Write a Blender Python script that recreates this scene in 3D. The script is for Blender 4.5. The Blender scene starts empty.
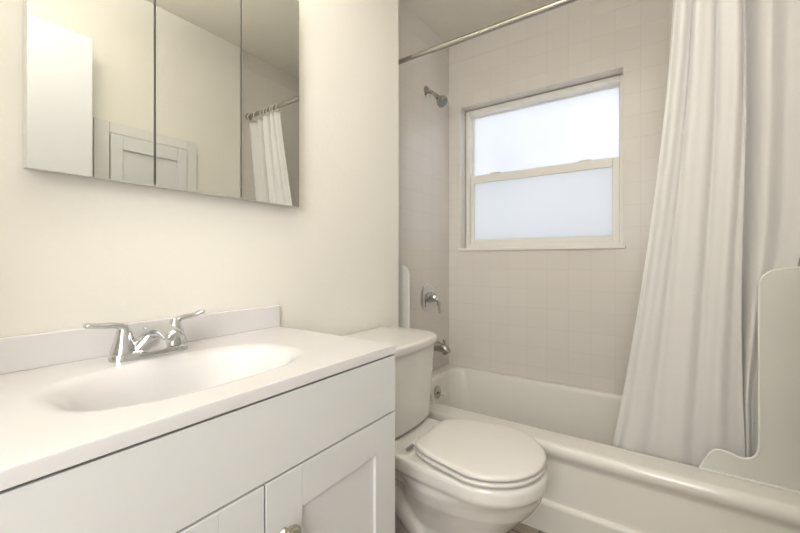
import bpy, bmesh, math, random
from mathutils import Vector, Matrix
random.seed(4)
S = bpy.context.scene
COL = S.collection
PI = math.pi

# ------------------------------------------------------------------ camera
cam_d = bpy.data.cameras.new('camera'); cam = bpy.data.objects.new('camera', cam_d); COL.objects.link(cam)
cam_d.sensor_width = 36.0; cam_d.lens = 36.0 * 377.5 / 800.0
cam_d.shift_y = -6.5 / 800.0
cam_d.clip_start = 0.02
cam.location = (0, 0, 1.01)
cam.rotation_euler = (PI / 2, 0, math.radians(34.68))
S.camera = cam

# ------------------------------------------------------------------ world, lights, exposure
W = bpy.data.worlds.new('daylight'); S.world = W; W.use_nodes = True
bg = W.node_tree.nodes['Background']
bg.inputs['Color'].default_value = (0.985, 0.99, 1.0, 1); bg.inputs['Strength'].default_value = 0.80


def area(name, loc, rot, sx, sy, energy, color):
    l = bpy.data.lights.new(name, 'AREA'); l.shape = 'RECTANGLE'; l.size = sx; l.size_y = sy
    l.energy = energy; l.color = color
    o = bpy.data.objects.new(name, l); o.location = loc; o.rotation_euler = rot; COL.objects.link(o)
    return o


FILL_LAMP = (-0.36, 0.28)
area('added_uplight_fill', (FILL_LAMP[0], FILL_LAMP[1], 2.105), (PI, 0, 0), 0.24, 0.24, 11.5, (1.0, 0.985, 0.965))  # unseen uplight added to imitate soft flash bounced off the ceiling
HL = Vector((0.17, -1.02, 1.50))
area('hall_fill_light', HL, (Vector((-0.75, 1.0, 1.15)) - HL).to_track_quat('-Z', 'Y').to_euler(), 0.75, 1.3, 17.0, (1.0, 0.985, 0.965))  # unseen fill added beyond the doorway to brighten the vanity side
S.view_settings.view_transform = 'Standard'
S.view_settings.look = 'None'
S.view_settings.gamma = 1.0
S.view_settings.use_curve_mapping = False
S.view_settings.exposure = 0.80


# ------------------------------------------------------------------ materials
def nodes(name):
    m = bpy.data.materials.new(name); m.use_nodes = True
    return m, m.node_tree, m.node_tree.nodes['Principled BSDF']


def mat(name, col, rough=0.5, metal=0.0, spec=0.5, coat=0.0, noise=0.0, nscale=8.0, bump=0.0, bscale=60.0):
    m, nt, b = nodes(name)
    b.inputs['Roughness'].default_value = rough; b.inputs['Metallic'].default_value = metal
    b.inputs['Specular IOR Level'].default_value = spec; b.inputs['Coat Weight'].default_value = coat
    b.inputs['Coat Roughness'].default_value = 0.06
    tc = nt.nodes.new('ShaderNodeTexCoord')
    n = nt.nodes.new('ShaderNodeTexNoise'); n.inputs['Scale'].default_value = nscale; n.inputs['Detail'].default_value = 4
    nt.links.new(tc.outputs['Object'], n.inputs['Vector'])
    mx = nt.nodes.new('ShaderNodeMix'); mx.data_type = 'RGBA'
    mx.inputs[6].default_value = (*[c * (1 - noise) for c in col], 1)
    mx.inputs[7].default_value = (*[min(1, c * (1 + noise)) for c in col], 1)
    nt.links.new(n.outputs['Fac'], mx.inputs[0]); nt.links.new(mx.outputs[2], b.inputs['Base Color'])
    if bump:
        n2 = nt.nodes.new('ShaderNodeTexNoise'); n2.inputs['Scale'].default_value = bscale; n2.inputs['Detail'].default_value = 3
        nt.links.new(tc.outputs['Object'], n2.inputs['Vector'])
        bp = nt.nodes.new('ShaderNodeBump'); bp.inputs['Strength'].default_value = bump; bp.inputs['Distance'].default_value = 0.004
        nt.links.new(n2.outputs['Fac'], bp.inputs['Height']); nt.links.new(bp.outputs['Normal'], b.inputs['Normal'])
    return m


def tile_mat(name, ax, pitch, ph, col, grout, mix, rough=0.25, gw=0.0022, vary=0.012, bump=0.18):
    """square tile grid laid out in object space along two axes"""
    m, nt, b = nodes(name); N = nt.nodes.new; L = nt.links.new
    tc = N('ShaderNodeTexCoord'); sp = N('ShaderNodeSeparateXYZ'); L(tc.outputs['Object'], sp.inputs[0])

    def math_(op, a, c=None, clamp=False):
        n = N('ShaderNodeMath'); n.operation = op; n.use_clamp = clamp
        for i, v in enumerate((a, c)):
            if v is None: continue
            if isinstance(v, (int, float)): n.inputs[i].default_value = v
            else: L(v, n.inputs[i])
        return n.outputs[0]
    d = []; cell = []
    for i, a in enumerate(ax):
        q = math_('DIVIDE', math_('SUBTRACT', sp.outputs[a], ph[i]), pitch)
        fr = math_('FRACT', q); cell.append(math_('FLOOR', q))
        d.append(math_('MULTIPLY', math_('MINIMUM', fr, math_('SUBTRACT', 1.0, fr)), pitch))
    e = math_('MINIMUM', d[0], d[1])
    tile = math_('DIVIDE', math_('SUBTRACT', e, gw * 0.35), gw, True)      # 0 on the joint, 1 on the tile
    cv = N('ShaderNodeCombineXYZ'); L(cell[0], cv.inputs[0]); L(cell[1], cv.inputs[1])
    wn = N('ShaderNodeTexWhiteNoise'); L(cv.outputs[0], wn.inputs['Vector'])
    mx = N('ShaderNodeMix'); mx.data_type = 'RGBA'
    mx.inputs[6].default_value = (*[c * (1 - vary) for c in col], 1); mx.inputs[7].default_value = (*[c * (1 + vary) for c in col], 1)
    L(wn.outputs['Value'], mx.inputs[0])
    m2 = N('ShaderNodeMix'); m2.data_type = 'RGBA'
    g = [c * (1 - mix) + k * mix for c, k in zip(col, grout)]
    m2.inputs[6].default_value = (*g, 1); L(mx.outputs[2], m2.inputs[7]); L(tile, m2.inputs[0])
    L(m2.outputs[2], b.inputs['Base Color'])
    b.inputs['Roughness'].default_value = rough
    nz = N('ShaderNodeTexNoise'); nz.inputs['Scale'].default_value = 14; L(tc.outputs['Object'], nz.inputs['Vector'])
    hh = math_('ADD', tile, math_('MULTIPLY', nz.outputs['Fac'], 0.6))
    bp = N('ShaderNodeBump'); bp.inputs['Strength'].default_value = bump; bp.inputs['Distance'].default_value = 0.0015
    L(hh, bp.inputs['Height']); L(bp.outputs['Normal'], b.inputs['Normal'])
    return m


M = {}
M['paint'] = mat('cream_paint', (0.84, 0.813, 0.745), 0.6, spec=0.2, noise=0.012, nscale=3, bump=0.22, bscale=45)
M['ceil'] = mat('ceiling_paint', (0.80, 0.755, 0.67), 0.7, spec=0.2, noise=0.01, bump=0.3, bscale=60)
TC = (0.735, 0.695, 0.645); GC = (0.42, 0.36, 0.30)
M['tile_xz'] = tile_mat('beige_wall_tile', (0, 2), 0.1105, (-0.525, 1.066), TC, GC, 0.13)
M['tile_yz'] = tile_mat('beige_wall_tile_side', (1, 2), 0.1105, (2.2, 1.066), TC, GC, 0.13)
M['floor'] = tile_mat('tan_floor_tile', (0, 1), 0.098, (0.02, 0.03), (0.36, 0.30, 0.235), (0.10, 0.075, 0.055), 0.9, rough=0.35, gw=0.004, vary=0.12)
M['cab'] = mat('white_cabinet_paint', (0.73, 0.735, 0.73), 0.4, noise=0.006)
M['gap'] = mat('painted_gap_shade', (0.10, 0.095, 0.09), 0.8)  # dark colour that paints in the shade inside door gaps
M['trim'] = mat('white_trim_paint', (0.76, 0.76, 0.73), 0.4, noise=0.006)
M['door'] = mat('white_door_paint', (0.80, 0.81, 0.83), 0.4, noise=0.006)
M['counter'] = mat('white_cultured_marble', (0.74, 0.725, 0.725), 0.25, coat=0.3, noise=0.012, nscale=5)
M['porcelain'] = mat('white_porcelain', (0.76, 0.74, 0.70), 0.12, coat=0.4, noise=0.004)
M['seat'] = mat('white_seat_plastic', (0.745, 0.72, 0.68), 0.28, noise=0.004)
M['tub'] = mat('white_tub_enamel', (0.80, 0.78, 0.725), 0.18, coat=0.3, noise=0.01)
M['chrome'] = mat('chrome', (0.64, 0.65, 0.66), 0.13, metal=1.0)
M['dull'] = mat('aged_chrome', (0.50, 0.49, 0.46), 0.2, metal=1.0)
M['rod'] = mat('brushed_steel', (0.50, 0.475, 0.43), 0.24, metal=1.0, noise=0.03)
M['nickel'] = mat('brushed_nickel', (0.52, 0.48, 0.42), 0.2, metal=1.0)
M['grey'] = mat('grey_rubber', (0.22, 0.22, 0.21), 0.5)
M['dark'] = mat('dark_rubber', (0.05, 0.05, 0.05), 0.5)
M['mirror'] = mat('mirror_silver', (0.82, 0.835, 0.81), 0.003, metal=1.0)
M['vinyl'] = mat('almond_window_vinyl', (0.84, 0.82, 0.77), 0.35, noise=0.005)
M['ring'] = mat('white_plastic', (0.75, 0.72, 0.66), 0.35)
M['lamp'] = mat('white_fill_lamp_metal', (0.8, 0.8, 0.78), 0.4)


def frosted(name, col, gloss, tex):
    m, nt, b = nodes(name); nt.nodes.remove(b); N = nt.nodes.new; L = nt.links.new
    out = nt.nodes['Material Output']
    t = N('ShaderNodeBsdfTranslucent'); g = N('ShaderNodeBsdfGlossy'); g.inputs['Roughness'].default_value = 0.12
    tc = N('ShaderNodeTexCoord'); n = N('ShaderNodeTexNoise'); n.inputs['Scale'].default_value = 3.2
    L(tc.outputs['Object'], n.inputs['Vector'])
    mx = N('ShaderNodeMix'); mx.data_type = 'RGBA'
    mx.inputs[6].default_value = (*[c * (1 - tex) for c in col], 1); mx.inputs[7].default_value = (*col, 1)
    L(n.outputs['Fac'], mx.inputs[0]); L(mx.outputs[2], t.inputs['Color'])
    n2 = N('ShaderNodeTexNoise'); n2.inputs['Scale'].default_value = 90; L(tc.outputs['Object'], n2.inputs['Vector'])
    bp = N('ShaderNodeBump'); bp.inputs['Strength'].default_value = 0.25; bp.inputs['Distance'].default_value = 0.003
    L(n2.outputs['Fac'], bp.inputs['Height']); L(bp.outputs['Normal'], g.inputs['Normal'])
    ms = N('ShaderNodeMixShader'); ms.inputs[0].default_value = gloss
    L(t.outputs[0], ms.inputs[1]); L(g.outputs[0], ms.inputs[2]); L(ms.outputs[0], out.inputs['Surface'])
    return m


M['glass_up'] = frosted('frosted_glass', (0.90, 0.92, 0.96), 0.05, 0.10)
M['glass_low'] = frosted('frosted_glass_behind_screen', (0.80, 0.82, 0.84), 0.06, 0.05)


def cloth(name, col, trans):
    m, nt, b = nodes(name); N = nt.nodes.new; L = nt.links.new
    b.inputs['Base Color'].default_value = (*col, 1); b.inputs['Roughness'].default_value = 0.55
    b.inputs['Specular IOR Level'].default_value = 0.25
    t = N('ShaderNodeBsdfTranslucent'); t.inputs['Color'].default_value = (*col, 1)
    ms = N('ShaderNodeMixShader'); ms.inputs[0].default_value = trans
    w = N('ShaderNodeTexNoise'); w.inputs['Scale'].default_value = 6
    tc = N('ShaderNodeTexCoord'); L(tc.outputs['Object'], w.inputs['Vector'])
    bp = N('ShaderNodeBump'); bp.inputs['Strength'].default_value = 0.15; bp.inputs['Distance'].default_value = 0.01
    L(w.outputs['Fac'], bp.inputs['Height']); L(bp.outputs['Normal'], b.inputs['Normal'])
    L(b.outputs[0], ms.inputs[1]); L(t.outputs[0], ms.inputs[2]); L(ms.outputs[0], nt.nodes['Material Output'].inputs['Surface'])
    return m


M['curtain'] = cloth('white_curtain_cloth', (0.95, 0.94, 0.925), 0.40)


def plastic_sheet(name, col, clear):
    m, nt, b = nodes(name); N = nt.nodes.new; L = nt.links.new
    b.inputs['Base Color'].default_value = (*col, 1); b.inputs['Roughness'].default_value = 0.3
    tl = N('ShaderNodeBsdfTranslucent'); tl.inputs['Color'].default_value = (*col, 1)
    m1 = N('ShaderNodeMixShader'); m1.inputs[0].default_value = 0.4
    t = N('ShaderNodeBsdfTransparent'); t.inputs['Color'].default_value = (0.95, 0.97, 0.94, 1)
    ms = N('ShaderNodeMixShader'); ms.inputs[0].default_value = clear
    n = N('ShaderNodeTexNoise'); n.inputs['Scale'].default_value = 120
    bp = N('ShaderNodeBump'); bp.inputs['Strength'].default_value = 0.1
    L(n.outputs['Fac'], bp.inputs['Height']); L(bp.outputs['Normal'], b.inputs['Normal'])
    L(b.outputs[0], m1.inputs[1]); L(tl.outputs[0], m1.inputs[2])
    L(m1.outputs[0], ms.inputs[1]); L(t.outputs[0], ms.inputs[2]); L(ms.outputs[0], nt.nodes['Material Output'].inputs['Surface'])
    return m


M['guard'] = plastic_sheet('frosted_guard_plastic', (0.93, 0.925, 0.89), 0.25)
M['guard_edge'] = mat('guard_edge_plastic', (0.80, 0.80, 0.75), 0.3)


# ------------------------------------------------------------------ mesh helpers
def build(name, bm, m, parent=None, smooth=False, origin=None, angle=None):
    bmesh.ops.recalc_face_normals(bm, faces=bm.faces[:])
    me = bpy.data.meshes.new(name)
    if origin is not None:
        bmesh.ops.translate(bm, vec=-Vector(origin), verts=bm.verts[:])
    if angle is not None:
        for f in bm.faces: f.smooth = True
        for e in bm.edges:
            if len(e.link_faces) == 2 and e.calc_face_angle(0) > math.radians(angle): e.smooth = False
    elif smooth:
        for f in bm.faces: f.smooth = True
    bm.to_mesh(me); bm.free()
    o = bpy.data.objects.new(name, me); COL.objects.link(o)
    for k in (m if isinstance(m, (list, tuple)) else [m]): me.materials.append(k)
    if origin is not None: o.location = origin
    if angle is not None:
        wn = o.modifiers.new('flat_faces', 'WEIGHTED_NORMAL'); wn.keep_sharp = True; wn.weight = 80
    if parent is not None:
        o.parent = parent
        w = Vector((0, 0, 0)); p = parent
        while p is not None: w += p.location; p = p.parent
        o.location = Vector(origin or (0, 0, 0)) - w
    return o


def thing(name, label, cat, loc, group=None, kind=None):
    o = bpy.data.objects.new(name, None); COL.objects.link(o); o.location = loc; o.empty_display_size = 0.05
    tag(o, label, cat, group, kind); return o


def tag(o, label=None, cat=None, group=None, kind=None):
    if label: o['label'] = label
    if cat: o['category'] = cat
    if group: o['group'] = group
    if kind: o['kind'] = kind
    return o


def box(bm, a, b, bev=0.0, seg=2, mi=0):
    r = bmesh.ops.create_cube(bm, size=1.0)
    vs = r['verts']
    for v in vs:
        v.co = Vector([(a[i] + b[i]) / 2 + v.co[i] * (b[i] - a[i]) for i in range(3)])
    fs = list({f for v in vs for f in v.link_faces})
    for f in fs: f.material_index = mi
    if bev:
        es = list({e for v in vs for e in v.link_edges})
        bmesh.ops.bevel(bm, geom=es, offset=bev, segments=seg, profile=0.5, affect='EDGES', material=mi)
    return bm


def BM(): return bmesh.new()


def bx(name, a, b, m, parent=None, bev=0.0, origin=None, seg=2):
    bm = box(BM(), a, b, bev, seg)
    return build(name, bm, m, parent, origin=origin, angle=35 if bev else None)


def loft(bm, rings, cap0=True, cap1=True, closed=True):
    V = [[bm.verts.new(p) for p in r] for r in rings]
    n = len(V[0])
    for a, b in zip(V, V[1:]):
        for i in range(n if closed else n - 1):
            j = (i + 1) % n
            try: bm.faces.new((a[i], a[j], b[j], b[i]))
            except ValueError: pass
    if cap0: bm.faces.new(V[0][::-1])
    if cap1: bm.faces.new(V[-1])
    return V


def lathe(bm, prof, axis, origin, n=32):
    """prof: (distance along axis, radius)"""
    axis = Vector(axis).normalized(); q = axis.to_track_quat('Z', 'Y').to_matrix(); o = Vector(origin)
    rings = [[o + q @ Vector((max(r, 1e-5) * math.cos(2 * PI * i / n), max(r, 1e-5) * math.sin(2 * PI * i / n), d)) for i in range(n)] for d, r in prof]
    loft(bm, rings)
    return bm


def sweep(bm, pts, radii, n=16, up=(0, 0, 1), caps=True, flat=None):
    """tube through pts; radii floats or (a, b); flat = scale pairs"""
    P = [Vector(p) for p in pts]; rings = []
    for i, p in enumerate(P):
        t = (P[min(i + 1, len(P) - 1)] - P[max(i - 1, 0)]).normalized()
        u = Vector(up)
        if abs(t.dot(u)) > 0.97: u = Vector((0, 1, 0)) if abs(t.y) < 0.9 else Vector((1, 0, 0))
        s = t.cross(u).normalized(); w = s.cross(t).normalized()
        r = radii[i] if isinstance(radii, (list, tuple)) else radii
        a, b = r if isinstance(r, (list, tuple)) else (r, r)
        rings.append([p + s * a * math.cos(2 * PI * k / n) + w * b * math.sin(2 * PI * k / n) for k in range(n)])
    loft(bm, rings, caps, caps)
    return bm


def bez(pts, n=8):
    """Catmull-Rom through pts"""
    P = [Vector(p) for p in pts]; P = [P[0] * 2 - P[1]] + P + [P[-1] * 2 - P[-2]]; out = []
    for i in range(1, len(P) - 2):
        for k in range(n):
            t = k / n; a, b, c, d = P[i - 1], P[i], P[i + 1], P[i + 2]
            out.append(0.5 * ((2 * b) + (c - a) * t + (2 * a - 5 * b + 4 * c - d) * t * t + (3 * b - a - 3 * c + d) * t ** 3))
    out.append(P[-2]); return out


def lerp(a, b, t): return a + (b - a) * t


def rrect(x0, x1, y0, y1, r, z, n=8, m=6):
    """rounded rectangle ring: n points per corner, m per side"""
    if not isinstance(r, (list, tuple)): r = (r,) * 4
    cs = [(x1 - r[0], y1 - r[0], 0, r[0]), (x0 + r[1], y1 - r[1], 90, r[1]), (x0 + r[2], y0 + r[2], 180, r[2]), (x1 - r[3], y0 + r[3], 270, r[3])]
    arcs = [[Vector((cx + q * math.cos(math.radians(a0 + 90 * k / (n - 1))), cy + q * math.sin(math.radians(a0 + 90 * k / (n - 1))), z)) for k in range(n)] for cx, cy, a0, q in cs]
    out = []
    for i in range(4):
        out += arcs[i]; a, b = arcs[i][-1], arcs[(i + 1) % 4][0]
        out += [a.lerp(b, k / (m + 1)) for k in range(1, m + 1)]
    return out


# ------------------------------------------------------------------ room numbers
XS, XW, XR, XT = -1.135, -0.993, 0.345, 0.36      # tub left wall, vanity wall, right wall, tub right wall
YB, YF, YE = 2.2, 1.448, 1.426                    # back wall, tub front, end of the vanity wall
CZ = 2.39
YD = -0.15                                       # wall with the doorway
ST = 'structure'

# floor and ceiling reach through the doorway into the hall
tag(bx('floor', (-1.5, -1.5, -0.06), (1.0, 2.5, 0.0), M['floor']), kind=ST)
tag(bx('ceiling', (-1.5, -1.5, CZ), (1.0, 2.5, CZ + 0.06), M['ceil']), kind=ST)
tag(bx('wall_left', (-1.35, YD, 0), (XW, YE, CZ), M['paint'], bev=0.004), kind=ST)
tag(bx('wall_tub_left', (-1.35, YE, 0), (XS, YB, CZ), M['tile_yz']), kind=ST)
tag(bx('wall_right', (XR, YD, 0), (0.60, YF - 0.005, CZ), M['paint'], bev=0.003), kind=ST)
tag(bx('wall_tub_right', (XT, YF - 0.005, 0), (0.60, YB, CZ), M['tile_yz']), kind=ST)
# back wall with the window opening
WX0, WX1, WZ0, WZ1 = -1.052, -0.158, 1.083, 1.980
bm = BM()
box(bm, (-1.35, YB, 0), (0.60, YB + 0.16, WZ0)); box(bm, (-1.35, YB, WZ1), (0.60, YB + 0.16, CZ))
box(bm, (-1.35, YB, WZ0), (WX0, YB + 0.16, WZ1)); box(bm, (WX1, YB, WZ0), (0.60, YB + 0.16, WZ1))
tag(build('wall_back', bm, M['tile_xz']), kind=ST)
# front wall with the doorway, and the hall beyond
DX0, DX1, DZ = -0.66, 0.24, 2.05
bm = BM()
box(bm, (-1.35, YD - 0.11, 0), (DX0, YD, CZ)); box(bm, (DX1, YD - 0.11, 0), (0.60, YD, CZ)); box(bm, (DX0, YD - 0.11, DZ), (DX1, YD, CZ))
tag(build('wall_front', bm, M['paint']), kind=ST)
bm = BM()
box(bm, (DX0 - 0.06, YD, 0), (DX0, YD + 0.012, DZ + 0.06)); box(bm, (DX0, YD, DZ), (DX1, YD + 0.012, DZ + 0.06))
tag(build('trim_1', bm, M['trim']), kind=ST)
bm = BM()
box(bm, (-1.5, -1.5, 0), (1.0, -1.42, CZ)); box(bm, (-1.5, -1.42, 0), (-1.35, YD - 0.11, CZ)); box(bm, (0.9, -1.42, 0), (1.0, YD - 0.11, CZ))
tag(build('wall_hall', bm, M['paint']), kind=ST)
# slim border course under the ceiling around the tub
bm = BM()
zc = CZ - 0.112
box(bm, (XS, YB - 0.0012, zc), (XT, YB, CZ)); box(bm, (XS, YE, zc), (XS + 0.0012, YB, CZ)); box(bm, (XT - 0.0012, YF, zc), (XT, YB, CZ))
tag(build('trim_2', bm, M['tile_xz']), kind=ST)

# ------------------------------------------------------------------ window
win = bpy.data.objects.new('window_1', None); COL.objects.link(win); win.location = ((WX0 + WX1) / 2, YB + 0.06, WZ0); tag(win, kind=ST)
FY = YB + 0.072


def ring_frame(bm, x0, x1, z0, z1, wl, wr, wb, wt, y0, y1, bev=0.003):
    box(bm, (x0, y0, z0), (x0 + wl, y1, z1), bev); box(bm, (x1 - wr, y0, z0), (x1, y1, z1), bev)
    box(bm, (x0 + wl, y0, z0), (x1 - wr, y1, z0 + wb), bev); box(bm, (x0 + wl, y0, z1 - wt), (x1 - wr, y1, z1), bev)


bm = BM(); ring_frame(bm, WX0 + 0.004, WX1 - 0.001, WZ0, WZ1 - 0.003, 0.026, 0.020, 0.028, 0.034, FY, FY + 0.09)
box(bm, (WX0 + 0.001, FY + 0.02, WZ0), (WX0 + 0.008, FY + 0.087, WZ1 - 0.004))
build('window_frame', bm, M['vinyl'], win, angle=35)
ZM = 1.535                                                         # meeting rail centre
bm = BM(); ring_frame(bm, WX0 + 0.028, WX1 - 0.019, ZM - 0.012, WZ1 - 0.034, 0.012, 0.008, 0.03, 0.010, FY + 0.045, FY + 0.07)
us = build('upper_sash', bm, M['vinyl'], win, angle=35)
bx('upper_pane', (WX0 + 0.036, FY + 0.056, ZM + 0.01), (WX1 - 0.025, FY + 0.060, WZ1 - 0.043), M['glass_up'], win)
bm = BM(); ring_frame(bm, WX0 + 0.031, WX1 - 0.022, WZ0 + 0.026, ZM + 0.018, 0.024, 0.032, 0.030, 0.048, FY + 0.010, FY + 0.040)
ls = build('lower_sash', bm, M['vinyl'], win, angle=35)
bx('lower_pane', (WX0 + 0.052, FY + 0.022, WZ0 + 0.052), (WX1 - 0.050, FY + 0.027, ZM - 0.026), M['glass_low'], win)
for lx in (-0.86, -0.345):
    bx('sash_latch', (lx - 0.03, FY + 0.012, ZM + 0.018), (lx + 0.03, FY + 0.036, ZM + 0.028), M['vinyl'], win, bev=0.004)
bm = BM(); box(bm, (WX0 - 0.012, YB - 0.014, WZ0 - 0.016), (WX1 + 0.012, FY + 0.005, WZ0 + 0.002), 0.005)
build('window_sill', bm, M['vinyl'], win, angle=35)

# ------------------------------------------------------------------ entry door leaf folded against the right wall, and linen door
d1 = bpy.data.objects.new('door_1', None); COL.objects.link(d1); d1.location = (0.265, -0.09, 0); tag(d1, kind=ST)
bm = BM(); box(bm, (0.252, -0.10, 0.012), (0.286, 0.625, 2.03), 0.003)
build('door_leaf', bm, M['door'], d1, angle=35)
bm = BM(); lathe(bm, [(0, 0.028), (0.006, 0.028), (0.008, 0.012), (0.03, 0.012), (0.036, 0.024), (0.05, 0.027), (0.06, 0.02), (0.063, 0.0)], (-1, 0, 0), (0.252, 0.56, 0.93), 24)
build('door_knob', bm, M['nickel'], d1, smooth=True)

d2 = bpy.data.objects.new('door_2', None); COL.objects.link(d2); d2.location = (XR, 0.9, 0); tag(d2, kind=ST)
LY0, LY1, LZ = 0.715, 1.085, 1.64
bm = BM()
box(bm, (XR - 0.014, LY0 - 0.062, 0), (XR, LY0, LZ + 0.055), 0.003); box(bm, (XR - 0.014, LY1, 0), (XR, LY1 + 0.055, LZ + 0.055), 0.003)
box(bm, (XR - 0.014, LY0, LZ), (XR, LY1, LZ + 0.055), 0.003)
build('casing', bm, M['trim'], d2, angle=35)
bm = BM(); st = 0.055
box(bm, (XR - 0.010, LY0 + 0.003, 0.1), (XR - 0.001, LY1 - 0.003, LZ - 0.003))
box(bm, (XR - 0.020, LY0 + 0.003, 0.1), (XR - 0.008, LY0 + st, LZ - 0.003), 0.002); box(bm, (XR - 0.020, LY1 - st, 0.1), (XR - 0.008, LY1 - 0.003, LZ - 0.003), 0.002)
box(bm, (XR - 0.020, LY0 + st, LZ - 0.075), (XR - 0.008, LY1 - st, LZ - 0.003), 0.002); box(bm, (XR - 0.020, LY0 + st, 0.1), (XR - 0.008, LY1 - st, 0.17), 0.002)
build('door_leaf', bm, M['cab'], d2, angle=35)

# ------------------------------------------------------------------ added ceiling fixture, unseen above the frame, carrying the fill uplight
lt = thing('added_ceiling_uplight', 'added white bowl uplight on a stem, unseen above the bathroom, for soft fill', 'light', (FILL_LAMP[0], FILL_LAMP[1], CZ))
bm = BM(); lathe(bm, [(0, .05), (.02, .05), (.022, .008), (.30, .008), (.31, .06), (.312, .10), (.29, .15), (.25, .175), (.25, .18), (.30, .155), (.32, .10), (.325, 0)], (0, 0, -1), (FILL_LAMP[0], FILL_LAMP[1], CZ), 40)
build('fill_lamp_bowl', bm, M['lamp'], lt, angle=35)

# ------------------------------------------------------------------ bathtub
tub = thing('bathtub', 'white enamel built-in bathtub with rounded front rim under the window', 'bathtub', ((XS + XT) / 2, (YF + YB) / 2, 0))
RZ = 0.3355
e = 0.002
x0, x1, y0, y1 = XS + e, XT - e, YF, YB - e
R = []
def rr(dx, dyf, dyb, z, r, dxr=None):
    dxr = dx if dxr is None else dxr
    return rrect(x0 + dx, x1 - dxr, y0 + dyf, y1 - dyb, r, z, n=10, m=14)
R += [rr(0, .010, 0, 0.0, .002), rr(0, .006, 0, .100, .002), rr(0, .007, 0, .108, .002), rr(0, .012, 0, .114, .002), rr(0, .020, 0, .118, .002),
      rr(0, .022, 0, .13, .002), rr(0, .020, 0, .262, .002), rr(0, .016, 0, .278, .002), rr(0, .006, 0, .290, .002), rr(0, .000, 0, .303, .002),
      rr(0, .000, 0, .315, .002), rr(0, .004, 0, .327, .002), rr(0, .012, 0, .334, .002), rr(0, .022, 0, .3375, .003)]
# rim: level shelf then roll into the basin
R += [rr(.050, .105, .035, .3375, .07), rr(.062, .122, .043, .334, .085), rr(.068, .132, .048, .326, .09), rr(.072, .138, .051, .312, .095)]
for t in (0.25, 0.5, 0.75, 0.9):
    R.append(rr(.072 + .035 * t, .138 + .03 * t, .051 + .035 * t, lerp(.312, .05, t), .095 + .03 * t, .072 + .13 * t))
R += [rr(.125, .188, .105, .033, .12, .23), rr(.17, .23, .15, .022, .10, .28)]
bm = BM(); loft(bm, R, True, True)
build('tub_shell', bm, M['tub'], tub, angle=50)
DY = 1.895
bm = BM(); lathe(bm, [(0, .036), (.006, .036), (.011, .030), (.012, 0)], (1, 0, 0.12), (XS + 0.080, DY, 0.255), 28)
ov = build('overflow_plate', bm, M['dull'], tub, angle=40)
bm = BM(); sweep(bm, bez([(XS + .088, DY, .255), (XS + .105, DY, .252), (XS + .122, DY, .243)]), .006, 10)
build('trip_lever', bm, M['dull'], ov, smooth=True)

# ------------------------------------------------------------------ tub fittings on the left tub wall
PY = 1.915
sh = thing('showerhead', 'small chrome shower head on a short arm high on the tiled tub wall', 'shower head', (XS, PY, 2.0))
bm = BM(); lathe(bm, [(0, .034), (.004, .034), (.010, .026), (.013, .012), (.013, 0)], (1, 0, 0), (XS + .001, PY, 1.998), 28)
build('wall_flange', bm, M['dull'], sh, angle=40)
bm = BM(); sweep(bm, bez([(XS + .006, PY, 1.998), (XS + .03, PY, 1.992), (XS + .07, PY, 1.957)]), .0095, 14)
build('shower_arm', bm, M['dull'], sh, smooth=True)
dd = Vector((0.66, 0.0, -0.70)).normalized(); o0 = Vector((XS + .060, PY, 1.964))
bm = BM(); lathe(bm, [(0, .0115), (.012, .014), (.022, .013), (.030, .018), (.052, .031), (.060, .034), (.072, .034), (.075, .031)], dd, o0, 28)
hd = build('spray_head', bm, M['dull'], sh, angle=40)
bm = BM(); lathe(bm, [(.074, .030), (.078, .028), (.079, 0)], dd, o0, 28)
build('spray_face', bm, M['grey'], hd, angle=40)

vl = thing('shower_valve', 'round chrome shower valve with one lever handle on the tiled wall', 'faucet', (XS, PY + .01, .79))
VY, VZ = PY + .012, .79
bm = BM(); lathe(bm, [(0, .085), (.004, .085), (.010, .078), (.014, .060), (.016, .036), (.016, 0)], (1, 0, 0), (XS + .001, VY, VZ), 40)
build('escutcheon', bm, M['chrome'], vl, angle=40)
bm = BM(); lathe(bm, [(.012, .034), (.028, .032), (.045, .026), (.060, .022), (.066, .016), (.068, 0)], (1, 0, 0), (XS, VY, VZ), 28)
build('hub', bm, M['chrome'], vl, angle=40)
bm = BM(); sweep(bm, bez([(XS + .052, VY, VZ + .005), (XS + .068, VY + .003, VZ - .014), (XS + .073, VY + .008, VZ - .05), (XS + .076, VY + .010, VZ - .088)]), [(.012, .010)] * 8 + [(.011, .009)] * 8 + [(.008, .006)] * 9, 14)
build('lever_handle', bm, M['chrome'], vl, smooth=True)

sp = thing('tub_spout', 'chrome tub spout low on the tiled wall behind the toilet tank', 'faucet', (XS, PY + .01, .50))
SY, SZ = PY + .02, .508
bm = BM()
rg = []
for d, hh, ww, dz in ((.001, .030, .028, 0), (.02, .030, .028, 0), (.07, .029, .027, -.001), (.105, .026, .026, -.006), (.128, .021, .024, -.013), (.140, .010, .016, -.021)):
    rg.append([Vector((XS + d, SY + ww * math.cos(2 * PI * k / 24), SZ + dz + hh * math.sin(2 * PI * k / 24))) for k in range(24)])
loft(bm, rg)
lathe(bm, [(0, .017), (.022, .016), (.022, 0)], (0, 0, -1), (XS + .112, SY, SZ - .018), 20)
build('spout_body', bm, M['dull'], sp, angle=50)
bm = BM(); lathe(bm, [(0, .006), (.016, .006), (.018, .010), (.026, .010), (.028, 0)], (0, 0, 1), (XS + .105, SY, SZ + .018), 16)
build('diverter_knob', bm, M['dull'], sp, angle=40)

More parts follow.
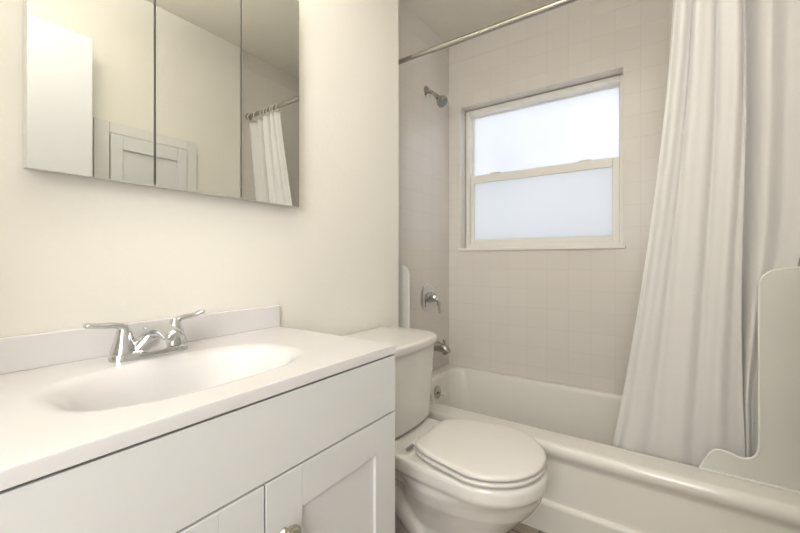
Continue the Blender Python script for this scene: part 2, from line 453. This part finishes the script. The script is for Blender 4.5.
# ------------------------------------------------------------------ curtain rod, curtain, rings
RY, RODZ = 1.492, 1.963
rod = thing('shower_curtain_rod', 'straight steel shower curtain rod across the tub below the ceiling', 'curtain rod', (0, RY, RODZ))
XJ = -0.86
bm = BM(); sweep(bm, [(XS + .004, RY, RODZ), (XJ, RY, RODZ)], .0105, 20); build('inner_tube', bm, M['rod'], rod, smooth=False, angle=50)
bm = BM(); sweep(bm, [(XJ, RY, RODZ), (XT - .004, RY, RODZ)], .0128, 20); build('outer_tube', bm, M['rod'], rod, angle=50)
for xx, sg in ((XS, 1), (XT, -1)):
    bm = BM(); lathe(bm, [(0.0005, .021), (.012, .021), (.020, .016), (.03, .0155), (.03, 0)], (sg, 0, 0), (xx, RY, RODZ), 24)
    build('end_cap', bm, M['rod'], rod, angle=40)

CT, CB = 1.925, 0.275


def sm(t): t = max(0, min(1, t)); return t * t * (3 - 2 * t)


def curtain_point(u, v):
    """u along the fabric (0 = free edge), v from top (0) to hem (1)"""
    z = lerp(CT, CB, v)
    xa = lerp(0.028, -0.168, v ** 1.45); xb = lerp(0.202, 0.228, v) + 0.006 * math.sin(7 * v)
    yb = lerp(RY, 1.655, min(1, v * 1.05))
    amp = lerp(0.013, 0.012, v) * (1 - 0.25 * math.sin(3 * v))
    if u <= 0.70:
        s = u / 0.70
        w = s + 0.025 * math.sin(9 * s + 2.2 * v) * (1 - s)
        ph = 2 * PI * (3.4 * s ** 0.9) + 0.7 * math.sin(2.2 * v + 5 * s)
        y = yb + amp * math.sin(ph) + 0.0035 * math.sin(2.3 * ph + 3 * v) * lerp(1.0, .5, v)
        x = lerp(xa, xb, w) + 0.006 * math.cos(ph) * lerp(1, .3, v)
        return Vector((x, y, z))
    p = curtain_point(0.70, v)
    s = (u - 0.70) / 0.30
    if s < 0.22:                                   # the cloth doubles back behind the front folds
        t = sm(s / 0.22)
        return Vector((p.x - 0.020 * math.sin(PI * t) - 0.012 * t, p.y + 0.055 * t, z))
    t = (s - 0.22) / 0.78
    q = Vector((p.x - 0.012, p.y + 0.055, z))
    x = lerp(q.x, lerp(0.350, 0.258, sm((v - .45) / .4)), t); y = q.y - 0.050 * sm(t * 2.2) + 0.012 * math.sin(2 * PI * 1.7 * t + 0.5) * sm(t * 3)
    return Vector((x, min(y, YB - .1), z))


bm = BM(); NU, NV = 260, 60
rows = [[bm.verts.new(curtain_point(i / NU, j / NV)) for i in range(NU + 1)] for j in range(NV + 1)]
for j in range(NV):
    for i in range(NU):
        bm.faces.new((rows[j][i], rows[j][i + 1], rows[j + 1][i + 1], rows[j + 1][i]))
cur = thing('shower_curtain', 'white cloth shower curtain gathered at the right with its hem inside the tub', 'shower curtain', (0.12, RY, CT))
cl = build('curtain_cloth', bm, M['curtain'], cur, smooth=True)
sol = cl.modifiers.new('thickness', 'SOLIDIFY'); sol.thickness = 0.0012
ring0 = None
for k, u in enumerate((0.03, 0.16, 0.30, 0.43, 0.56, 0.67, 0.88, 0.97)):
    x = curtain_point(u, 0).x
    bm = BM()
    n, mseg = 24, 8
    rings = []
    for a in range(n):
        A = 2 * PI * a / n; c = Vector((0, 0.022 * math.cos(A), 0.026 * math.sin(A))); d = Vector((0, math.cos(A), math.sin(A)))
        rings.append([c + d * .0028 * math.cos(2 * PI * q / mseg) + Vector((1, 0, 0)) * .0028 * math.sin(2 * PI * q / mseg) for q in range(mseg)])
    if ring0 is None:
        rings.append(rings[0]); loft(bm, rings, False, False); bmesh.ops.remove_doubles(bm, verts=bm.verts[:], dist=1e-5)
        ring0 = build('curtain_ring', bm, M['ring'], smooth=True); o = ring0
    else:
        bm.free(); o = ring0.copy(); COL.objects.link(o)
    o.location = (x, RY, RODZ - 0.014)
    tag(o, 'small white plastic curtain ring on the rod above the gathered curtain, seen in the mirror', 'curtain ring', 'rings holding up the shower curtain')


# ------------------------------------------------------------------ splash guards on the tub rim
def guard(label, xw, sg, vw, fl, H):
    gy = YF + 0.100; zb = RZ + 0.0035; T = 0.0045
    g = thing('splash_guard', label, 'splash guard', (xw, gy, zb), 'frosted splash guards at the tub ends')
    a, b = vw, vw + fl
    prof = [(0.003, H)]
    for k in range(9):                              # rounded top corner
        A = PI / 2 * (1 - k / 8); prof.append((a - .05 + .05 * math.cos(A), H - .012 - .05 + .05 * math.sin(A)))
    prof[1] = (a - .05, H - .010)
    prof += [(a, H - .12 - .05 * i) for i in range(0, int((H - .26) / .05))]
    prof += [tuple(p[:2]) for p in bez([(a, .115, 0), (a + .004, .088, 0), (a + .017, .070, 0), (a + .040, .064, 0), (a + .068, .072, 0), (a + .092, .074, 0), (a + .112, .062, 0), (a + .126, .036, 0), (b, .0, 0)], 5)]
    pts = [(xw + sg * p[0], p[1]) for p in prof]
    bm = BM()
    outline = [(xw + sg * 0.003, 0.0)] + pts
    f = [bm.verts.new((x, gy - T / 2, zb + z)) for x, z in outline]; r = [bm.verts.new((x, gy + T / 2, zb + z)) for x, z in outline]
    bm.faces.new(f); bm.faces.new(r[::-1])
    for i in range(len(f)):
        j = (i + 1) % len(f); bm.faces.new((f[i], r[i], r[j], f[j]))
    build('guard_panel', bm, M['guard'], g)
    bm = BM(); sweep(bm, [(x, gy, zb + z) for x, z in pts], .0032, 8, up=(0, 1, 0)); build('guard_edging', bm, M['guard_edge'], g, smooth=True)
    bm = BM(); box(bm, (min(xw + sg * .003, xw + sg * b), gy - .006, zb - .001), (max(xw + sg * .003, xw + sg * b), gy + .006, zb + .006), .002)
    build('base_strip', bm, M['guard_edge'], g, angle=35)
    return g


guard('frosted plastic splash guard on the tub rim in front of the shower curtain', XT, -1, .118, .140, .655)
guard('frosted plastic splash guard on the tub rim, mostly hidden behind the toilet tank', XS, 1, .118, .140, .655)

# ------------------------------------------------------------------ toilet
TY = 1.106
toi = thing('toilet', 'white two-piece toilet with its lid closed between vanity and tub', 'toilet', (-0.62, TY, 0))


def egg(xb, xf, hw, z, xc=None, nb=2.6, nf=2.0, narrow=0.0, n=64):
    xc = lerp(xb, xf, 0.48) if xc is None else xc
    out = []
    for k in range(n):
        A = 2 * PI * k / n; c, s = math.cos(A), math.sin(A)
        if c >= 0:
            x = xc + (xf - xc) * abs(c) ** (2 / nf); y = hw * math.copysign(abs(s) ** (2 / nf), s)
        else:
            x = xc - (xc - xb) * abs(c) ** (2 / nb); y = hw * math.copysign(abs(s) ** (2 / nb), s) * (1 - narrow * ((xc - x) / (xc - xb)) ** 1.5)
        out.append(Vector((x, TY + y, z)))
    return out


RIM = 0.402
# bowl with rim band, foot, tank deck and trapway fused into one casting
bm = BM()
loft(bm, [egg(-.775, -.375, .108, 0.0, nb=4), egg(-.775, -.375, .108, .03, nb=4), egg(-.765, -.390, .098, .05, nb=3.5), egg(-.745, -.41, .088, .12, nb=3), egg(-.735, -.395, .094, .18),
          egg(-.73, -.345, .120, .24), egg(-.72, -.302, .146, .288), egg(-.72, -.280, .158, .324), egg(-.76, -.273, .163, .350, xc=-.45, nb=5, narrow=.22), egg(-.80, -.268, .167, .356, xc=-.45, nb=6, narrow=.22),
          egg(-.80, -.264, .170, .363, xc=-.45, nb=6, narrow=.22), egg(-.80, -.264, .170, .392, xc=-.45, nb=6, narrow=.22), egg(-.80, -.270, .165, RIM, xc=-.45, nb=6, narrow=.22)])
box(bm, (-.985, TY - .120, .305), (-.66, TY + .120, .372))
loft(bm, [rrect(-.98, -.64, TY - w, TY + w, .04, z) for w, z in ((.07, .22), (.10, .28), (.140, .355), (.152, .372), (.156, .397), (.152, .405))])
loft(bm, [rrect(-.93, -.60, TY - w, TY + w, .03, z) for w, z in ((.095, 0), (.095, .022), (.085, .032))])
for s in (-1, 1):                                   # trapway swelling on either flank
    pth = bez([(-.60, TY + s * .062, .10), (-.655, TY + s * .070, .17), (-.715, TY + s * .072, .225), (-.785, TY + s * .070, .225), (-.835, TY + s * .066, .16), (-.845, TY + s * .06, .08), (-.85, TY + s * .06, .0)], 8)
    sweep(bm, pth, [lerp(.035, .046, min(1, i / 12)) for i in range(len(pth))], 16, up=(0, 1, 0))
box(bm, (-.92, TY - .055, .0), (-.60, TY + .055, .30))
bowl = build('bowl', bm, M['porcelain'], toi, smooth=True)
rm = bowl.modifiers.new('fuse', 'REMESH'); rm.mode = 'VOXEL'; rm.voxel_size = 0.0045; rm.use_smooth_shade = True
s_ = bowl.modifiers.new('soften', 'SMOOTH'); s_.factor = 0.5; s_.iterations = 7
for s in (-1, 1):
    bm = BM(); lathe(bm, [(0, .017), (.008, .017), (.018, .010), (.020, 0)], (0, 0, 1), (-.70, TY + s * .115, .012), 20)
    build('bolt_cap', bm, M['porcelain'], toi, smooth=True)


def lid_outline(z, inset=0.0, xf=-.270, xb=-.644):
    return egg(xb + inset, xf - inset, .171 - inset, z, xc=-.440, nb=10, narrow=.34, n=120)


bm = BM(); loft(bm, [lid_outline(.4062, .012), lid_outline(.4068, .005), lid_outline(.411, .001), lid_outline(.4165, .001), lid_outline(.4203, .004), lid_outline(.4206, .012)])
build('seat', bm, M['seat'], toi, angle=60)
bm = BM(); loft(bm, [lid_outline(.4250, .012), lid_outline(.4258, .003), lid_outline(.430, 0), lid_outline(.4355, .001), lid_outline(.439, .005), lid_outline(.441, .012), lid_outline(.4425, .05), lid_outline(.4435, .11), lid_outline(.444, .15)])
build('lid', bm, M['seat'], toi, angle=60)
for bxx, bz in ((-.34, .4015), (-.34, .4204), (-.56, .4015), (-.56, .4204)):
    for s in (-1, 1):
        bm = box(BM(), (bxx - .010, TY + s * .09 - .006, bz), (bxx + .010, TY + s * .09 + .006, bz + .0048)); build('bumper', bm, M['ring'], toi)
for s in (-1, 1):
    bm = box(BM(), (-.664, TY + s * .070 - .018, .399), (-.638, TY + s * .070 + .018, .425), .006, 3)
    build('hinge_post', bm, M['seat'], toi, angle=40)
bm = BM(); sweep(bm, [(-.654, TY - .122, .416), (-.654, TY + .122, .416)], .0050, 12); build('hinge_bar', bm, M['nickel'], toi, angle=50)

TYK = 1.132


def tank_ring(z, hw, xf, bulge, xb=-.984, r=.035, n=10):
    """plan of the tank: straight back, bowed front"""
    pts = []
    N = 26
    for k in range(N + 1):
        s = -1 + 2 * k / N
        y = s * hw
        corner = max(0.0, abs(s) - (1 - r / hw)) * hw
        x = xf - bulge * s * s - (r - math.sqrt(max(0, r * r - corner * corner)))
        pts.append(Vector((x, TYK + y, z)))
    return pts + [Vector((xb, TYK + hw, z)), Vector((xb, TYK + hw * .33, z)), Vector((xb, TYK - hw * .33, z)), Vector((xb, TYK - hw, z))]


bm = BM()
loft(bm, [tank_ring(z, hw, xf, b, r=r) for z, hw, xf, b, r in ((.4055, .125, -.735, .012, .03), (.411, .142, -.724, .015, .04), (.424, .150, -.717, .017, .045), (.48, .160, -.716, .019, .045), (.57, .176, -.715, .021, .045), (.675, .192, -.714, .023, .045), (.686, .192, -.715, .023, .045))])
build('tank', bm, M['porcelain'], toi, angle=50)
bm = BM()
loft(bm, [tank_ring(z, hw, xf, b, r=.07) for z, hw, xf, b in ((.6865, .198, -.710, .023), (.689, .203, -.704, .024), (.698, .208, -.698, .026), (.714, .208, -.698, .026), (.720, .205, -.702, .026), (.7225, .197, -.710, .025), (.725, .12, -.79, .02))])
build('tank_lid', bm, M['porcelain'], toi, angle=50)

# ------------------------------------------------------------------ vanity cabinet
VX, VY0, VY1 = -0.5375, 0.006, 0.7565                 # cabinet front plane and ends
van = thing('vanity_cabinet', 'white two-door vanity cabinet under the sink top', 'cabinet', (-.78, (VY0 + VY1) / 2, 0))
FT = 0.018
bm = BM(); xb_ = VX - FT - .002
for p, q in (((XW + .002, VY0, .09), (xb_, VY0 + .016, .778)), ((XW + .002, VY1 - .016, .09), (xb_, VY1, .778)), ((XW + .002, VY0 + .016, .09), (XW + .010, VY1 - .016, .778)), ((XW + .010, VY0 + .016, .09), (xb_, VY1 - .016, .106))): box(bm, p, q)
box(bm, (XW + .002, VY0 + .01, 0), (VX - .08, VY1 - .01, .09))
build('carcass', bm, M['cab'], van)
bm = BM(); box(bm, (VX - FT - .001, VY0 + .004, .094), (VX - FT + .003, VY1 - .004, .778)); build('face_gap_shade', bm, M['gap'], van)  # dark sheet, painted-in shade between drawer front and doors
bx('false_drawer_front', (VX - FT + .002, VY0, .642), (VX, VY1, .7775), M['cab'], van, bev=.0015)
YS = 0.386


def shaker(y0, y1, z0, z1, knob_y):
    bm = BM(); st = .077; a = VX - FT + .002
    box(bm, (a, y0 + st - .004, z0 + st - .004), (VX - .007, y1 - st + .004, z1 - st + .004))
    box(bm, (a, y0, z0), (VX, y0 + st, z1), .0015); box(bm, (a, y1 - st, z0), (VX, y1, z1), .0015)
    box(bm, (a, y0 + st, z1 - st), (VX, y1 - st, z1), .0015); box(bm, (a, y0 + st, z0), (VX, y1 - st, z0 + st), .0015)
    d = build('cabinet_door', bm, M['cab'], van, angle=35)
    bm = BM(); c = Vector((VX, knob_y, .537))
    lathe(bm, [(0, .010), (.003, .010), (.006, .006), (.014, .006)], (1, 0, 0), c, 20)
    # pillow-shaped knob with a crease down the middle
    rg = []
    for d_, h, w in ((.012, .006, .006), (.016, .015, .014), (.020, .0195, .0185), (.026, .0195, .0185), (.031, .016, .015), (.034, .010, .008)):
        rg.append([c + Vector((d_ - .004 * max(0, 1 - abs(w * math.cos(2 * PI * k / 28)) / .005) * (1 if d_ > .018 else 0), w * math.copysign(abs(math.cos(2 * PI * k / 28)) ** .7, math.cos(2 * PI * k / 28)), h * math.copysign(abs(math.sin(2 * PI * k / 28)) ** .7, math.sin(2 * PI * k / 28)))) for k in range(28)])
    loft(bm, rg)
    kb = build('knob', bm, M['nickel'], d, angle=60)
    return d


shaker(VY0, YS - .0017, .10, .638, YS - .038)
shaker(YS + .0017, VY1, .10, .638, YS + .036)

# ------------------------------------------------------------------ sink top with moulded basin and backsplash
CTZ, CBZ = 0.8035, 0.7815
CX0, CX1, CY0, CY1 = XW + .0015, -.5355, 0.0, .757
top = thing('bathroom_sink', 'white moulded sink top with oval basin and low backsplash on the vanity', 'sink', ((CX0 + CX1) / 2, (CY0 + CY1) / 2, CBZ))
BX, BY, BA, BB = -.735, .368, .122, .207             # basin centre and half sizes


def se(a, b, z, n=3.0, N=96, bx_=BX):
    return [Vector((bx_ + a * math.copysign(abs(math.cos(2 * PI * k / N)) ** (2 / n), math.cos(2 * PI * k / N)), BY + b * math.copysign(abs(math.sin(2 * PI * k / N)) ** (2 / n), math.sin(2 * PI * k / N)), z)) for k in range(N)]


def rect_ring(z, ins, N=96):
    """rectangle sampled at the same angles as the basin"""
    out = []
    x0, x1, y0, y1 = CX0 + (ins if ins > 0 else 0) * 0, CX1 - ins, CY0 + ins, CY1 - ins
    for k in range(N):
        A = 2 * PI * k / N; c, s = math.cos(A), math.sin(A)
        tx = ((x1 - BX) if c > 0 else (BX - x0)) / max(abs(c), 1e-6); ty = ((y1 - BY) if s > 0 else (BY - y0)) / max(abs(s), 1e-6)
        t = min(tx, ty); out.append(Vector((BX + c * t, BY + s * t, z)))
    # snap the nearest samples onto the four corners
    for cx, cy in ((x0, y0), (x0, y1), (x1, y0), (x1, y1)):
        i = min(range(N), key=lambda q: (out[q].x - cx) ** 2 + (out[q].y - cy) ** 2); out[i] = Vector((cx, cy, z))
    return out


bm = BM()
R = [rect_ring(CBZ, .001), rect_ring(CBZ + .001, 0), rect_ring(CTZ - .004, 0), rect_ring(CTZ - .001, .0012), rect_ring(CTZ, .004)]
R += [se(BA + .020, BB + .022, CTZ, 2.7), se(BA + .012, BB + .012, CTZ - .0006, 2.7), se(BA + .004, BB + .002, CTZ - .003, 2.7), se(BA - .003, BB - .008, CTZ - .008, 2.7), se(BA - .010, BB - .020, CTZ - .018, 2.7), se(BA - .017, BB - .036, CTZ - .036, 2.7),
      se(BA - .026, BB - .060, CTZ - .066, 2.6), se(BA - .040, BB - .088, CTZ - .094, 2.5), se(BA - .058, BB - .116, CTZ - .112, 2.3), se(BA - .080, BB - .150, CTZ - .123, 2.1), se(.022, .022, CTZ - .128, 2)]
loft(bm, R, False, True)
# underside
build('counter_and_basin', bm, M['counter'], top, angle=38)
bm = BM(); lathe(bm, [(0, .021), (.003, .021), (.004, .012), (.004, 0)], (0, 0, 1), (BX, BY, CTZ - .1282), 24); build('drain', bm, M['chrome'], top, angle=40)
bm = BM(); box(bm, (CX0, CY0, CTZ - .001), (CX0 + .013, CY1, .8695), .004, 3); build('backsplash', bm, M['counter'], top, angle=38)

# ------------------------------------------------------------------ sink faucet
FX, FYC = -.915, .368
fa = thing('sink_faucet', 'chrome two-handle faucet on the white sink top', 'faucet', (FX, FYC, CTZ))


def stad(hx, hy, z, n=40, p=2.6):
    return [Vector((FX + hx * math.copysign(abs(math.cos(2 * PI * k / n)) ** (2 / p), math.cos(2 * PI * k / n)), FYC + hy * math.copysign(abs(math.sin(2 * PI * k / n)) ** (2 / p), math.sin(2 * PI * k / n)), z)) for k in range(n)]


bm = BM(); loft(bm, [stad(.029, .076, CTZ + .0005), stad(.029, .076, CTZ + .004), stad(.0278, .0745, CTZ + .012), stad(.0258, .0725, CTZ + .0175), stad(.021, .067, CTZ + .0205), stad(.010, .055, CTZ + .0212)])
build('base_plate', bm, M['chrome'], fa, angle=45)
# spout
bm = BM()
pth = bez([(FX - .010, FYC, CTZ + .012), (FX - .006, FYC, CTZ + .036), (FX + .020, FYC, CTZ + .053), (FX + .055, FYC, CTZ + .059), (FX + .090, FYC, CTZ + .056), (FX + .117, FYC, CTZ + .049)], 6)
ra = [(lerp(.024, .0185, sm(i / 14)), lerp(.022, .0145, sm(i / 14))) for i in range(len(pth))]
ra[-1] = (.012, .008); ra[-2] = (.0165, .0125)
sweep(bm, pth, ra, 22)
lathe(bm, [(0, .0135), (.020, .0135), (.021, .0115), (.021, 0)], (0.12, 0, -1), (FX + .104, FYC, CTZ + .055), 22)
# flared shoulder that carries the spout
loft(bm, [[Vector((FX + hx * math.cos(2 * PI * k / 32) + dx, FYC + hy * math.sin(2 * PI * k / 32), CTZ + z)) for k in range(32)] for hx, hy, z, dx in ((.0275, .052, .012, .001), (.0275, .046, .022, .003), (.027, .036, .035, .006), (.022, .024, .047, .010))])
build('spout', bm, M['chrome'], fa, angle=55)
bm = BM(); lathe(bm, [(.0135, 0), (.0205, 0.0116), (.0215, .0112), (.0215, 0)], (0.12, 0, -1), (FX + .104, FYC, CTZ + .055), 20); build('aerator', bm, M['dark'], fa, angle=40)
bm = BM(); sweep(bm, [(FX - .022, FYC + .0, CTZ + .012), (FX - .024, FYC, CTZ + .052)], .0028, 10); lathe(bm, [(0, .003), (.003, .0065), (.007, .0065), (.010, .002)], (0, 0, 1), (FX - .024, FYC, CTZ + .050), 14)
build('lift_rod', bm, M['chrome'], fa, angle=40)
for s in (-1, 1):
    hy = FYC + s * .0500
    bm = BM(); lathe(bm, [(.012, .0245), (.020, .0245), (.0215, .0230), (.026, .0225), (.036, .0190), (.048, .0155), (.062, .0125), (.073, .008), (.0745, 0)], (0, 0, 1), (FX, hy, CTZ), 28)
    hb = build('handle', bm, M['chrome'], fa, angle=50)
    tipz = .079 if s < 0 else .084
    pth = bez([(FX, hy - s * .002, CTZ + .058), (FX, hy + s * .006, CTZ + .069), (FX, hy + s * .020, CTZ + .0735), (FX - .001, hy + s * .042, CTZ + .0755), (FX - .003, hy + s * .066, CTZ + tipz)], 6)
    rd = [(lerp(.0125, .0085, sm(i / 10)), lerp(.0110, .0062, sm(i / 10))) for i in range(len(pth))]
    for i in range(len(pth) - 8, len(pth)): rd[i] = (lerp(.0085, .0115, sm((i - len(pth) + 8) / 6)), .0056)
    rd[-1] = (.008, .003)
    bm = BM(); sweep(bm, pth, rd, 16); build('lever', bm, M['chrome'], hb, smooth=True)

# ------------------------------------------------------------------ mirrored medicine cabinet
MX = -0.952
cab = thing('medicine_cabinet', 'three-door mirrored medicine cabinet on the cream wall above the sink', 'mirror cabinet', (XW, .50, 1.18))
k_ = MX / -0.967


def Yat(px, X):
    t = (px - 400) / 377.5; a = math.radians(34.68); s, c = math.sin(a), math.cos(a)
    return (-t * s * X - c * X) / (s - t * c)


MY = [0.177, 0.391, 0.606, 0.8115]
MZ0, MZ1 = 1.1795, 1.836
bm = BM(); box(bm, (XW + .001, MY[0] + .004, MZ0 + .004), (MX - .010, MY[3] - .004, MZ1 - .004), .001)
build('cabinet_box', bm, M['trim'], cab)
bm = BM(); box(bm, (MX - .0105, MY[0] + .006, MZ0 + .006), (MX - .008, MY[3] - .006, MZ1 - .006)); build('mirror_gap_shade', bm, M['gap'], cab)  # dark sheet, painted-in shade showing between the mirror doors
for a, b in zip(MY, MY[1:]):
    g = .0022
    dr = bx('cabinet_door', (MX - .0085, a + g, MZ0), (MX - .004, b - g, MZ1), M['trim'], cab)
    bx('mirror_glass', (MX - .0042, a + g, MZ0), (MX, b - g, MZ1), M['mirror'], dr)
